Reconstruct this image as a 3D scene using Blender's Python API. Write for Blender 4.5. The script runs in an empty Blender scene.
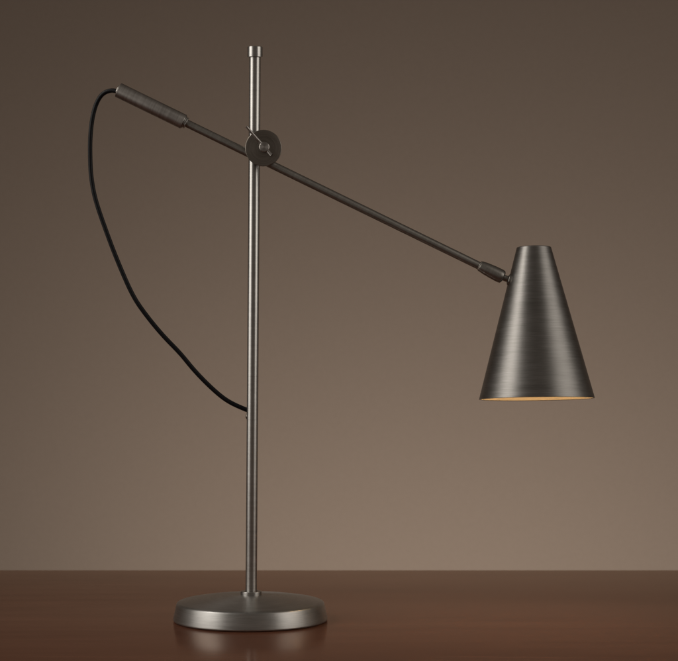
import bpy, bmesh, math, random
from mathutils import Vector, Matrix

S = bpy.context.scene
C = S.collection
R = math.radians
MM = 0.001

# ---------------------------------------------------------------- camera
CAM_Z = 305.0          # mm above the tabletop
DIST = 2000.0          # mm to the lamp
HOR = 315.0            # picture row (of 661) of the eye level
cd = bpy.data.cameras.new("camera")
cam = bpy.data.objects.new("camera", cd)
C.objects.link(cam)
S.camera = cam
cam.location = (0, -DIST*MM, CAM_Z*MM)
cam.rotation_euler = (R(90), 0, 0)
cd.sensor_fit = 'HORIZONTAL'
cd.sensor_width = 36
cd.lens = 36*2000/678
cd.shift_y = -(330.5-HOR)/678
cd.clip_start = 0.05
cd.clip_end = 50
cd.dof.use_dof = True
cd.dof.focus_distance = DIST*MM
cd.dof.aperture_fstop = 11

# ---------------------------------------------------------------- light
w = bpy.data.worlds.new("World")
S.world = w
w.use_nodes = True
bg = w.node_tree.nodes['Background']
bg.inputs[0].default_value = (1.0, 0.86, 0.74, 1)
bg.inputs[1].default_value = 0.10

def area(name, loc, target, sx, sy, power, col, spread=180):
    l = bpy.data.lights.new(name, 'AREA')
    l.shape = 'RECTANGLE'
    l.size = sx; l.size_y = sy
    l.energy = power
    l.spread = R(spread)
    l.color = col
    o = bpy.data.objects.new(name, l)
    C.objects.link(o)
    o.location = loc
    d = Vector(target) - Vector(loc)
    o.rotation_euler = d.to_track_quat('-Z', 'Y').to_euler()
    return o

area('softbox_light', (-1.10, -0.42, 0.66), (0, 0, 0.45), 1.05, 0.90, 1.5, (1, .96, .91), 75)
area('softbox_light', (0.84, -0.38, 0.64), (0.1, 0, 0.45), 0.80, 0.90, 0.80, (1, .95, .89), 75)
area('backdrop_light', (0.17, 0.52, -0.46), (0.17, 1.25, 0.30), 1.1, 0.3, 6.0, (1, .93, .83), 150)
area('table_fill_light', (-1.5, -0.30, 1.75), (0.05, 0.12, 0.0), 0.7, 0.7, 1.7, (1, .96, .91), 70)  # added fill, high on the left, to brighten the tabletop

S.view_settings.view_transform = 'Standard'
S.view_settings.look = 'None'
S.view_settings.exposure = 0
S.view_settings.gamma = 1

# ---------------------------------------------------------------- materials
def new_mat(name):
    m = bpy.data.materials.new(name)
    m.use_nodes = True
    nt = m.node_tree
    return m, nt, nt.nodes['Principled BSDF']

def math_node(nt, op, a, b=None):
    n = nt.nodes.new('ShaderNodeMath'); n.operation = op
    for i, v in enumerate((a, b)):
        if v is None: continue
        if isinstance(v, (int, float)): n.inputs[i].default_value = v
        else: nt.links.new(v, n.inputs[i])
    return n.outputs[0]

def brushed(name, col, rough=0.34, aniso=0.6, streak=0.5, bump=0.25, fine=1300):
    """Turned and brushed metal: the brush lines run round the local Z axis."""
    m, nt, p = new_mat(name)
    L = nt.links.new
    tc = nt.nodes.new('ShaderNodeTexCoord')
    sep = nt.nodes.new('ShaderNodeSeparateXYZ'); L(tc.outputs['Object'], sep.inputs[0])
    x, y, z = sep.outputs
    r = math_node(nt, 'SQRT', math_node(nt, 'ADD', math_node(nt, 'MULTIPLY', x, x), math_node(nt, 'MULTIPLY', y, y)))
    t = math_node(nt, 'ADD', z, math_node(nt, 'MULTIPLY', r, 0.73))
    def streaks(along, across, detail):
        cb = nt.nodes.new('ShaderNodeCombineXYZ')
        L(math_node(nt, 'MULTIPLY', x, along), cb.inputs[0])
        L(math_node(nt, 'MULTIPLY', y, along), cb.inputs[1])
        L(math_node(nt, 'MULTIPLY', t, across), cb.inputs[2])
        n = nt.nodes.new('ShaderNodeTexNoise')
        n.inputs['Scale'].default_value = 1
        n.inputs['Detail'].default_value = detail
        n.inputs['Roughness'].default_value = 0.65
        L(cb.outputs[0], n.inputs['Vector'])
        return n.outputs['Fac']
    a = streaks(45, fine, 3)
    b = streaks(18, fine*0.16, 4)
    blot = nt.nodes.new('ShaderNodeTexNoise'); blot.inputs['Scale'].default_value = 28; blot.inputs['Detail'].default_value = 5
    L(tc.outputs['Object'], blot.inputs['Vector'])
    mixv = math_node(nt, 'ADD', math_node(nt, 'MULTIPLY', a, 0.5), math_node(nt, 'ADD', math_node(nt, 'MULTIPLY', b, 0.3), math_node(nt, 'MULTIPLY', blot.outputs['Fac'], 0.2)))
    ramp = nt.nodes.new('ShaderNodeValToRGB')
    ramp.color_ramp.elements[0].position = 0.30
    ramp.color_ramp.elements[1].position = 0.70
    k = streak
    ramp.color_ramp.elements[0].color = (col[0]*(1-k*.6), col[1]*(1-k*.62), col[2]*(1-k*.64), 1)
    ramp.color_ramp.elements[1].color = (col[0]*(1+k*.6), col[1]*(1+k*.6), col[2]*(1+k*.6), 1)
    L(mixv, ramp.inputs[0]); L(ramp.outputs[0], p.inputs['Base Color'])
    p.inputs['Metallic'].default_value = 1
    L(math_node(nt, 'ADD', rough-0.09, math_node(nt, 'MULTIPLY', mixv, 0.18)), p.inputs['Roughness'])
    p.inputs['Anisotropic'].default_value = aniso
    p.inputs['Anisotropic Rotation'].default_value = 0.25
    tg = nt.nodes.new('ShaderNodeTangent'); tg.direction_type = 'RADIAL'; tg.axis = 'Z'
    L(tg.outputs[0], p.inputs['Tangent'])
    bp = nt.nodes.new('ShaderNodeBump')
    bp.inputs['Strength'].default_value = bump
    bp.inputs['Distance'].default_value = 0.00005
    L(a, bp.inputs['Height']); L(bp.outputs[0], p.inputs['Normal'])
    return m

PEWTER = (0.40, 0.375, 0.34)
M_stem = brushed('brushed_pewter', (0.455, .442, .418), 0.36, 0.55, 0.35, 0.12)
M_shade = brushed('brushed_pewter_shade', (0.265, 0.254, 0.238), 0.45, 0.5, 0.5, 0.35)
M_base = brushed('brushed_pewter_base', (0.44, 0.43, 0.41), 0.40, 0.45, 0.4)
M_dark = brushed('dark_bronze', (0.30, 0.282, 0.255), 0.38, 0.4, 0.4)
M_handle = brushed('brushed_bronze_grip', (0.37, 0.345, 0.32), 0.42, 0.5, 0.45, 0.4, 700)
M_disc = brushed('dark_bronze_disc', (0.235, 0.208, 0.180), 0.36, 0.3, 0.5)

def simple(name, col, rough, metal=0.0, noise=0.0, spec=0.5):
    m, nt, p = new_mat(name)
    p.inputs['Base Color'].default_value = (*col, 1)
    p.inputs['Roughness'].default_value = rough
    p.inputs['Metallic'].default_value = metal
    p.inputs['Specular IOR Level'].default_value = spec
    if noise:
        n = nt.nodes.new('ShaderNodeTexNoise'); n.inputs['Scale'].default_value = 900
        tc = nt.nodes.new('ShaderNodeTexCoord'); nt.links.new(tc.outputs['Object'], n.inputs['Vector'])
        b = nt.nodes.new('ShaderNodeBump'); b.inputs['Strength'].default_value = noise; b.inputs['Distance'].default_value = 0.0002
        nt.links.new(n.outputs['Fac'], b.inputs['Height']); nt.links.new(b.outputs[0], p.inputs['Normal'])
    return m

M_cord = simple('black_rubber', (0.004, 0.004, 0.005), 0.45, 0, 0.2, 0.22)
M_steel = simple('bright_edge_steel', (0.6, 0.57, 0.52), 0.25, 1)
M_liner = simple('warm_white_enamel', (0.50, 0.39, 0.26), 0.35, 0.25, 0.1)
M_ceramic = simple('socket_ceramic', (0.7, 0.66, 0.58), 0.5, 0, 0.1)

M_bulb, nt, p = new_mat('lit_bulb_glass')
p.inputs['Base Color'].default_value = (1, .9, .75, 1)
p.inputs['Emission Color'].default_value = (1, .81, .53, 1)
p.inputs['Emission Strength'].default_value = 23

# wood: dark reddish stained top, long grain along X
M_wood, nt, p = new_mat('stained_walnut')
L = nt.links.new
tc = nt.nodes.new('ShaderNodeTexCoord')
mp = nt.nodes.new('ShaderNodeMapping'); L(tc.outputs['Object'], mp.inputs[0])
mp.inputs['Scale'].default_value = (2.2, 26, 26)
n1 = nt.nodes.new('ShaderNodeTexNoise'); n1.inputs['Scale'].default_value = 1; n1.inputs['Detail'].default_value = 7
n1.inputs['Distortion'].default_value = 0.8; n1.inputs['Roughness'].default_value = 0.6
L(mp.outputs[0], n1.inputs['Vector'])
mp2 = nt.nodes.new('ShaderNodeMapping'); L(tc.outputs['Object'], mp2.inputs[0])
mp2.inputs['Scale'].default_value = (14, 420, 420)
n2 = nt.nodes.new('ShaderNodeTexNoise'); n2.inputs['Scale'].default_value = 1; n2.inputs['Detail'].default_value = 4
L(mp2.outputs[0], n2.inputs['Vector'])
mx = math_node(nt, 'ADD', math_node(nt, 'MULTIPLY', n1.outputs['Fac'], 0.65), math_node(nt, 'MULTIPLY', n2.outputs['Fac'], 0.35))
rp = nt.nodes.new('ShaderNodeValToRGB')
rp.color_ramp.elements[0].position = 0.3; rp.color_ramp.elements[0].color = (0.088, 0.029, 0.0155, 1)
rp.color_ramp.elements[1].position = 0.7; rp.color_ramp.elements[1].color = (0.165, 0.068, 0.040, 1)
L(mx, rp.inputs[0]); L(rp.outputs[0], p.inputs['Base Color'])
# satin lacquer: a weak mirror layer over the stained wood
p.inputs['Roughness'].default_value = 0.6
p.inputs['Specular IOR Level'].default_value = 0.0
gl = nt.nodes.new('ShaderNodeBsdfGlossy')
gl.inputs['Color'].default_value = (1.0, 0.86, 0.76, 1)
L(math_node(nt, "ADD", 0.10, math_node(nt, "MULTIPLY", n1.outputs["Fac"], 0.10)), gl.inputs['Roughness'])
fr = nt.nodes.new('ShaderNodeFresnel'); fr.inputs['IOR'].default_value = 1.16
mix = nt.nodes.new('ShaderNodeMixShader')
L(math_node(nt, 'MULTIPLY', fr.outputs[0], 0.75), mix.inputs[0])
L(p.outputs[0], mix.inputs[1]); L(gl.outputs[0], mix.inputs[2])
L(mix.outputs[0], nt.nodes['Material Output'].inputs['Surface'])
bp = nt.nodes.new('ShaderNodeBump'); bp.inputs['Strength'].default_value = 0.12; bp.inputs['Distance'].default_value = 0.0002
L(n2.outputs['Fac'], bp.inputs['Height']); L(bp.outputs[0], p.inputs['Normal']); L(bp.outputs[0], gl.inputs['Normal'])

# backdrop: painted taupe wall
M_wall, nt, p = new_mat('taupe_paint')
L = nt.links.new
tc = nt.nodes.new('ShaderNodeTexCoord')
n1 = nt.nodes.new('ShaderNodeTexNoise'); n1.inputs['Scale'].default_value = 330; n1.inputs['Detail'].default_value = 3
L(tc.outputs['Object'], n1.inputs['Vector'])
rp = nt.nodes.new('ShaderNodeValToRGB')
rp.color_ramp.elements[0].position = 0.3; rp.color_ramp.elements[0].color = (0.254, 0.199, 0.164, 1)
rp.color_ramp.elements[1].position = 0.7; rp.color_ramp.elements[1].color = (0.268, 0.211, 0.174, 1)
L(n1.outputs['Fac'], rp.inputs[0]); L(rp.outputs[0], p.inputs['Base Color'])
p.inputs['Roughness'].default_value = 0.9
p.inputs['Specular IOR Level'].default_value = 0.1

# ---------------------------------------------------------------- helpers
def at(px, py, Y=0.0):
    """Where a point seen at (px, py) in the photograph stands, at depth Y mm behind the stem."""
    f = (DIST + Y)/2000.0
    return Vector(((px-339)*f, Y, CAM_Z - (py-HOR)*f))*MM

def link(name, bm, mat, parent=None, world=None, smooth=32):
    me = bpy.data.meshes.new(name)
    bm.normal_update()
    bm.to_mesh(me); bm.free()
    me.materials.append(mat)
    for f in me.polygons: f.use_smooth = True
    me.set_sharp_from_angle(angle=R(smooth))
    o = bpy.data.objects.new(name, me)
    C.objects.link(o)
    W = world if world is not None else Matrix.Identity(4)
    if parent is not None:
        o.parent = parent
        o.matrix_local = WORLD[parent.name].inverted() @ W
    else:
        o.matrix_local = W
    WORLD[o.name] = W.copy()
    return o
WORLD = {}

def fillet(pts, rads, n=5):
    """Round the corners of a (r, z) profile; rads gives one radius per inner point (0 = keep)."""
    out = [Vector(pts[0])]
    for i in range(1, len(pts)-1):
        a, b, c = Vector(pts[i-1]), Vector(pts[i]), Vector(pts[i+1])
        r = rads[i-1]
        if r <= 0: out.append(b); continue
        u = (a-b); v = (c-b)
        r = min(r, u.length*.49, v.length*.49)
        p0 = b+u.normalized()*r; p1 = b+v.normalized()*r
        for k in range(n+1):
            t = k/n
            out.append(p0*(1-t)**2 + b*2*t*(1-t) + p1*t*t)
    out.append(Vector(pts[-1]))
    return out

def lathe(prof, seg=96, bm=None):
    bm = bm or bmesh.new()
    rings = []
    for r, z in prof:
        if r < 1e-6:
            rings.append([bm.verts.new((0, 0, z*MM))])
        else:
            rings.append([bm.verts.new((r*MM*math.cos(2*math.pi*k/seg), r*MM*math.sin(2*math.pi*k/seg), z*MM)) for k in range(seg)])
    for A, B in zip(rings, rings[1:]):
        for k in range(seg):
            k2 = (k+1) % seg
            if len(A) == 1 and len(B) == 1: continue
            if len(A) == 1: bm.faces.new((A[0], B[k], B[k2]))
            elif len(B) == 1: bm.faces.new((A[k], A[k2], B[0]))
            else: bm.faces.new((A[k], A[k2], B[k2], B[k]))
    bmesh.ops.recalc_face_normals(bm, faces=bm.faces)
    return bm

def frame(origin, zdir, up=Vector((0, -1, 0))):
    z = Vector(zdir).normalized()
    x = up.cross(z)
    if x.length < 1e-5: x = Vector((1, 0, 0))
    x.normalize(); y = z.cross(x)
    M = Matrix((x, y, z)).transposed().to_4x4()
    M.translation = origin
    return M

def tube(points, rad, seg=20):
    """Tube through world points; rad in mm, a number or one per point."""
    bm = bmesh.new()
    n = len(points); rings = []
    prev = None
    for i, p in enumerate(points):
        t = (points[min(i+1, n-1)] - points[max(i-1, 0)]).normalized()
        if prev is None:
            a = Vector((0, -1, 0)); a = (a - t*a.dot(t)).normalized()
        else:
            a = (prev - t*prev.dot(t)).normalized()
        prev = a; b = t.cross(a)
        r = (rad[i] if isinstance(rad, (list, tuple)) else rad)*MM
        rings.append([bm.verts.new(p + a*r*math.cos(2*math.pi*k/seg) + b*r*math.sin(2*math.pi*k/seg)) for k in range(seg)])
    for A, B in zip(rings, rings[1:]):
        for k in range(seg):
            bm.faces.new((A[k], A[(k+1) % seg], B[(k+1) % seg], B[k]))
    bm.faces.new(list(reversed(rings[0]))); bm.faces.new(rings[-1])
    bmesh.ops.recalc_face_normals(bm, faces=bm.faces)
    return bm

def spline(pts, n=14):
    out = []
    P = [pts[0]*2-pts[1]] + list(pts) + [pts[-1]*2-pts[-2]]
    for i in range(1, len(P)-2):
        p0, p1, p2, p3 = P[i-1:i+3]
        for k in range(n):
            t = k/n
            out.append(0.5*((2*p1)+(p2-p0)*t+(2*p0-5*p1+4*p2-p3)*t*t+(-p0+3*p1-3*p2+p3)*t**3))
    out.append(pts[-1])
    return out

def slab(x0, x1, y0, y1, z0, z1, bev):
    bm = bmesh.new()
    bmesh.ops.create_cube(bm, size=1)
    for v in bm.verts:
        v.co = Vector(((x0+x1)/2+v.co.x*(x1-x0), (y0+y1)/2+v.co.y*(y1-y0), (z0+z1)/2+v.co.z*(z1-z0)))*MM
    bmesh.ops.bevel(bm, geom=bm.edges[:], offset=bev*MM, segments=4, profile=0.5, affect='EDGES')
    return bm

# ---------------------------------------------------------------- setting
tab = link('tabletop', slab(-1100, 1100, -900, 392, -32, 0, 2.0), M_wood)
tab['kind'] = 'structure'

bm = bmesh.new()       # a studio wall standing behind the table
vs = [bm.verts.new(Vector(v)*MM) for v in ((-2600, 1250, -900), (2600, 1250, -900), (2600, 1250, 2300), (-2600, 1250, 2300))]
bm.faces.new(vs)
ex = bmesh.ops.extrude_face_region(bm, geom=bm.faces[:])
bmesh.ops.translate(bm, vec=(0, 0.08, 0), verts=[g for g in ex['geom'] if isinstance(g, bmesh.types.BMVert)])
bmesh.ops.recalc_face_normals(bm, faces=bm.faces)
wall = link('backdrop', bm, M_wall)
wall['kind'] = 'structure'

# ---------------------------------------------------------------- the lamp
lamp = bpy.data.objects.new('desk_lamp', None)
C.objects.link(lamp)
lamp.empty_display_size = 0.05
BASE = Matrix.Translation(((250.5-339)*MM, 0, 0))
lamp.matrix_local = BASE
WORLD[lamp.name] = BASE
lamp['label'] = 'brushed pewter desk lamp with long tilted arm and cone shade on a round base'
lamp['category'] = 'lamp'

# base: weighted disc with sloping side and low domed top
prof = [(0, 1.2), (70, 1.2), (73, 0.4), (76.6, 0.4), (77.2, 1.6), (73.7, 17.6)]
prof = fillet(prof + [(71.5, 18.6)], [0, 0, .6, .8, 1.2], 4)
for k in range(1, 25):
    t = k/24
    r = 71.5*(1-t)
    prof.append(Vector((r, 18.6 + 7.2*(1-(1-t)**1.9)**1.0)))
link('base', lathe(prof, 192), M_base, lamp, BASE)
base = bpy.data.objects['base']
# felt foot under the base
# stem leans a touch to the right
s0 = at(251.2, 595.5); s1 = at(255.1, 47.0)
ax = (s1-s0)
STEM = frame(s0, ax)
Ls = ax.length/MM
def on_stem(py): return (595.5-py)/(595.5-47.0)*Ls
stem = link('stem', lathe(fillet([(0, 0), (5.75, 0), (5.75, Ls-1), (0, Ls-1)], [0, .3]), 64), M_stem, lamp, STEM)
link('stem_cap', lathe(fillet([(0, on_stem(48)), (0, Ls), (7.6, Ls), (7.6, Ls-10.6), (5.3, Ls-10.6)][1:], [.7, .5]), 64), M_stem, stem, STEM)
link('stem_collar', lathe(fillet([(0, -1.2), (10.6, -1.2), (10.6, 4.6), (6.3, 4.6), (6.3, 3.2), (0, 3.2)], [0, .8, .5, 0]), 64), M_stem, base, frame(s0, (0, 0, 1)))

# cord button on the side of the stem
b0 = at(252.4, 416.5)
SB = frame(b0 + Vector((-4.8, 1.8, 0))*MM, (-1, .25, 0), Vector((0, 0, 1)))
link('screw', lathe([(0, 0), (3, 0), (2.9, .8), (2.2, 1.5), (1.0, 1.8), (0, 1.9)], 32), M_disc, stem, SB)

# arm, in front of the stem
AY = -10.8
a0 = at(184.0, 122.05, AY); a1 = at(481.5, 267.0, AY)
ARM = frame(a0, a1-a0)
La = (a1-a0).length/MM
arm = link('arm', lathe(fillet([(0, -3), (3.95, -3), (3.95, La), (0, La)], [0, 0]), 48), M_dark, lamp, ARM)
# grip at the left end
h0 = at(118.3, 90.1, AY)
Lh = (a0-h0).length/MM
GR = frame(h0, a1-a0)
grip = link('handle', lathe(fillet([(0, 3), (6.0, 3), (6.0, 0), (7.55, 0), (7.55, Lh), (5.6, Lh), (5.6, Lh+.1), (0, Lh+.1)], [0, .2, .5, .6, 0, 0]), 64), M_handle, lamp, GR)
link('end_ring', lathe(fillet([(4.0, Lh+.2), (6.3, Lh+.2), (6.3, Lh+1.3), (4.9, Lh+1.3), (4.9, Lh+2.0), (5.9, Lh+2.0), (5.9, Lh+3.1), (3.9, Lh+3.1)], [.2, .3, 0, 0, .3, .3]), 48), M_stem, grip, GR)
link('cord_bushing', lathe(fillet([(2.3, -1.2), (4.6, -1.2), (5.2, 2.5), (2.3, 2.5)], [.4, 0]), 48), M_steel, grip, GR)

# cord
cpts = [(122.0, 92.6), (117.0, 91.3), (111.5, 90.6), (105.0, 92.6), (99.8, 97.4), (95.2, 107.0), (91.9, 121.5), (90.3, 139), (90.2, 156), (91.3, 177.2),
        (95.9, 201), (107.2, 233.9), (118.6, 263.4), (133.0, 295.5), (147.2, 316.4), (163.5, 336), (180.2, 353.4), (194.3, 370.3), (210.9, 387.3), (227.4, 400.8), (245.5, 409.4), (250.5, 410.8)]
n = len(cpts)
pts = []
for i, (x, y) in enumerate(cpts):
    t = i/(n-1)
    Y = AY*(1-t) + 2.0*t + 5*math.sin(math.pi*t)
    pts.append(at(x, y, Y))
cp = spline(pts)
for _ in range(14):
    cp = [cp[0]] + [(cp[i-1] + cp[i]*2 + cp[i+1])/4 for i in range(1, len(cp)-1)] + [cp[-1]]
link('cord', tube(cp, 2.25, 20), M_cord, lamp)

# clamp: two plates and a rear plate on one screw, beside the stem and above the arm
def yaxis(px, py, Y):
    return frame(at(px, py, Y), (0, -1, 0), Vector((0, 0, 1)))
def plate(r, h, e=.7): return lathe(fillet([(0, 0), (r, 0), (r, h), (0, h)], [e, e]), 96)
clamp = link('clamp_disc', lathe(fillet([(0, 0), (17.6, 0), (18.1, .4), (18.1, 3.5), (17.7, 3.9), (0, 3.9)], [.2, .2, .2, .2]), 128), M_disc, lamp, yaxis(263.5, 148.4, -14.9))
link('clamp_plate', plate(15, .8, .2), M_disc, clamp, yaxis(263.5, 148.4, -5.95))
link('clamp_plate', plate(15, 3), M_disc, clamp, yaxis(263.5, 148.4, 9.0))
link('clamp_screw', plate(2.8, 26, .2), M_dark, clamp, yaxis(264.2, 147.7, 10.5))
hub = link('screw_hub', lathe(fillet([(0, 0), (5.2, 0), (5.2, 3.8), (4.5, 4.5), (0, 4.7)], [0, .4, .3]), 64), M_handle, clamp, yaxis(264.4, 147.4, -18.8))
lv = [at(246.6, 126.6, -27.5), at(248.6, 129.0, -26.2), at(254.5, 136.0, -23.4), at(260.8, 143.3, -21.4), at(264.4, 147.4, -21.0), at(268.0, 151.3, -21.2), at(270.8, 154.5, -21.8), at(271.6, 155.4, -22.0)]
link('lever', tube(spline(lv, 6), [1.25]*7+[1.3+.03*i for i in range(20)]+[1.95]*(6*7+1-27), 16), M_handle, hub)

# knuckle joint between arm and shade
k0 = at(480.0, 265.9, AY)
k1 = at(503.6, 277.7, AY)
KN = frame(k0, k1-k0)
Lk = (k1-k0).length/MM
joint = link('swivel_joint', lathe(fillet([(0, 0), (5.3, 0), (5.6, 2.2), (6.2, 6), (6.8, 14), (7.0, Lk-4), (6.6, Lk-1.2), (4.6, Lk), (0, Lk)], [.5, .3, 1, 2, 1, .9, .9]), 64), M_dark, lamp, KN)
link('joint_ring', lathe(fillet([(3.9, -1.0), (4.9, -1.0), (5.0, .1), (3.9, .1)], [.2, 0]), 48), M_steel, joint, KN)

# shade: cone whose mouth is tipped a little towards the viewer
TILT = 4.3
top = at(535.1, 247.0, AY-6); bot = at(535.7, 398.7, AY+6)
dz = (top-bot).length
lean = math.atan2(top.x-bot.x, top.z-bot.z)
mid = at(535.45, 330, AY)
axis = Vector((math.sin(lean), math.sin(R(TILT)), math.cos(R(TILT))))   # top tipped back, mouth forward
Hs = 151.5
h_mid = Hs*(398.7-330)/(398.7-247.0)
SH = frame(mid - axis.normalized()*h_mid*MM, axis)
rb, rt = 57.2, 17.2
prof = [(0, Hs-1.4), (rt-1.6, Hs-1.2), (rt-1.1, Hs-2.2)]
outer = fillet([(rb-1.3, .5), (rb-.2, 0), (rb, .5), (rt, Hs-.6), (rt-.8, Hs), (rt-2.2, Hs), (rt-2.6, Hs-1.2), (0, Hs-1.2)], [.3, .3, .8, .5, .3, .2], 4)
shade = link('shade', lathe(outer, 192), M_shade, lamp, SH)
link('shade_liner', lathe([(rb-1.2, .45), (rb-1.6, 2), (rt-1.4, Hs-4), (0, Hs-4)], 192), M_liner, shade, SH)
BT = SH @ Matrix.Translation((0, 0, 135*MM)) @ Matrix.Rotation(R(-12.5), 4, 'X') @ Matrix.Rotation(R(-3.5), 4, 'Y') @ Matrix.Translation((0, 0, -135*MM))
bulb_bm = lathe([(0, 30), (6, 30.8), (12, 33.5), (17.5, 38.5), (20.4, 45), (21, 52), (19, 59), (15, 66), (12.5, 72), (12, 79), (0, 79)], 48)
link('bulb', bulb_bm, M_bulb, shade, BT)
link('socket', lathe(fillet([(0, 77), (12.6, 77), (13.6, 84), (13.6, 124), (9, 143), (0, 143)], [.5, 1, 1, 1]), 48), M_ceramic, shade, BT)

# neck from the joint into the side of the cone, with its flange
n0 = k1 - (k1-k0).normalized()*0.002
cone_pt = at(509.4, 279.9, AY)
nrm = (SH.to_3x3() @ Vector((-Hs, 0, 0)) )
side = Vector((-math.cos(math.atan2(rb-rt, Hs)), 0, math.sin(math.atan2(rb-rt, Hs))))
out = side
FL = frame(cone_pt + side*(-1.2*MM), out)
link('neck', tube(spline([n0, at(505.5, 278.4, AY), at(508.5, 279.4, AY), at(512.0, 280.6, AY)], 8), 3.1, 24), M_dark, joint)
link('flange', lathe(fillet([(0, 0), (5.9, 0), (5.6, 2.3), (3.6, 3.2), (0, 3.2)], [.3, .6, .3]), 48), M_dark, shade, FL)
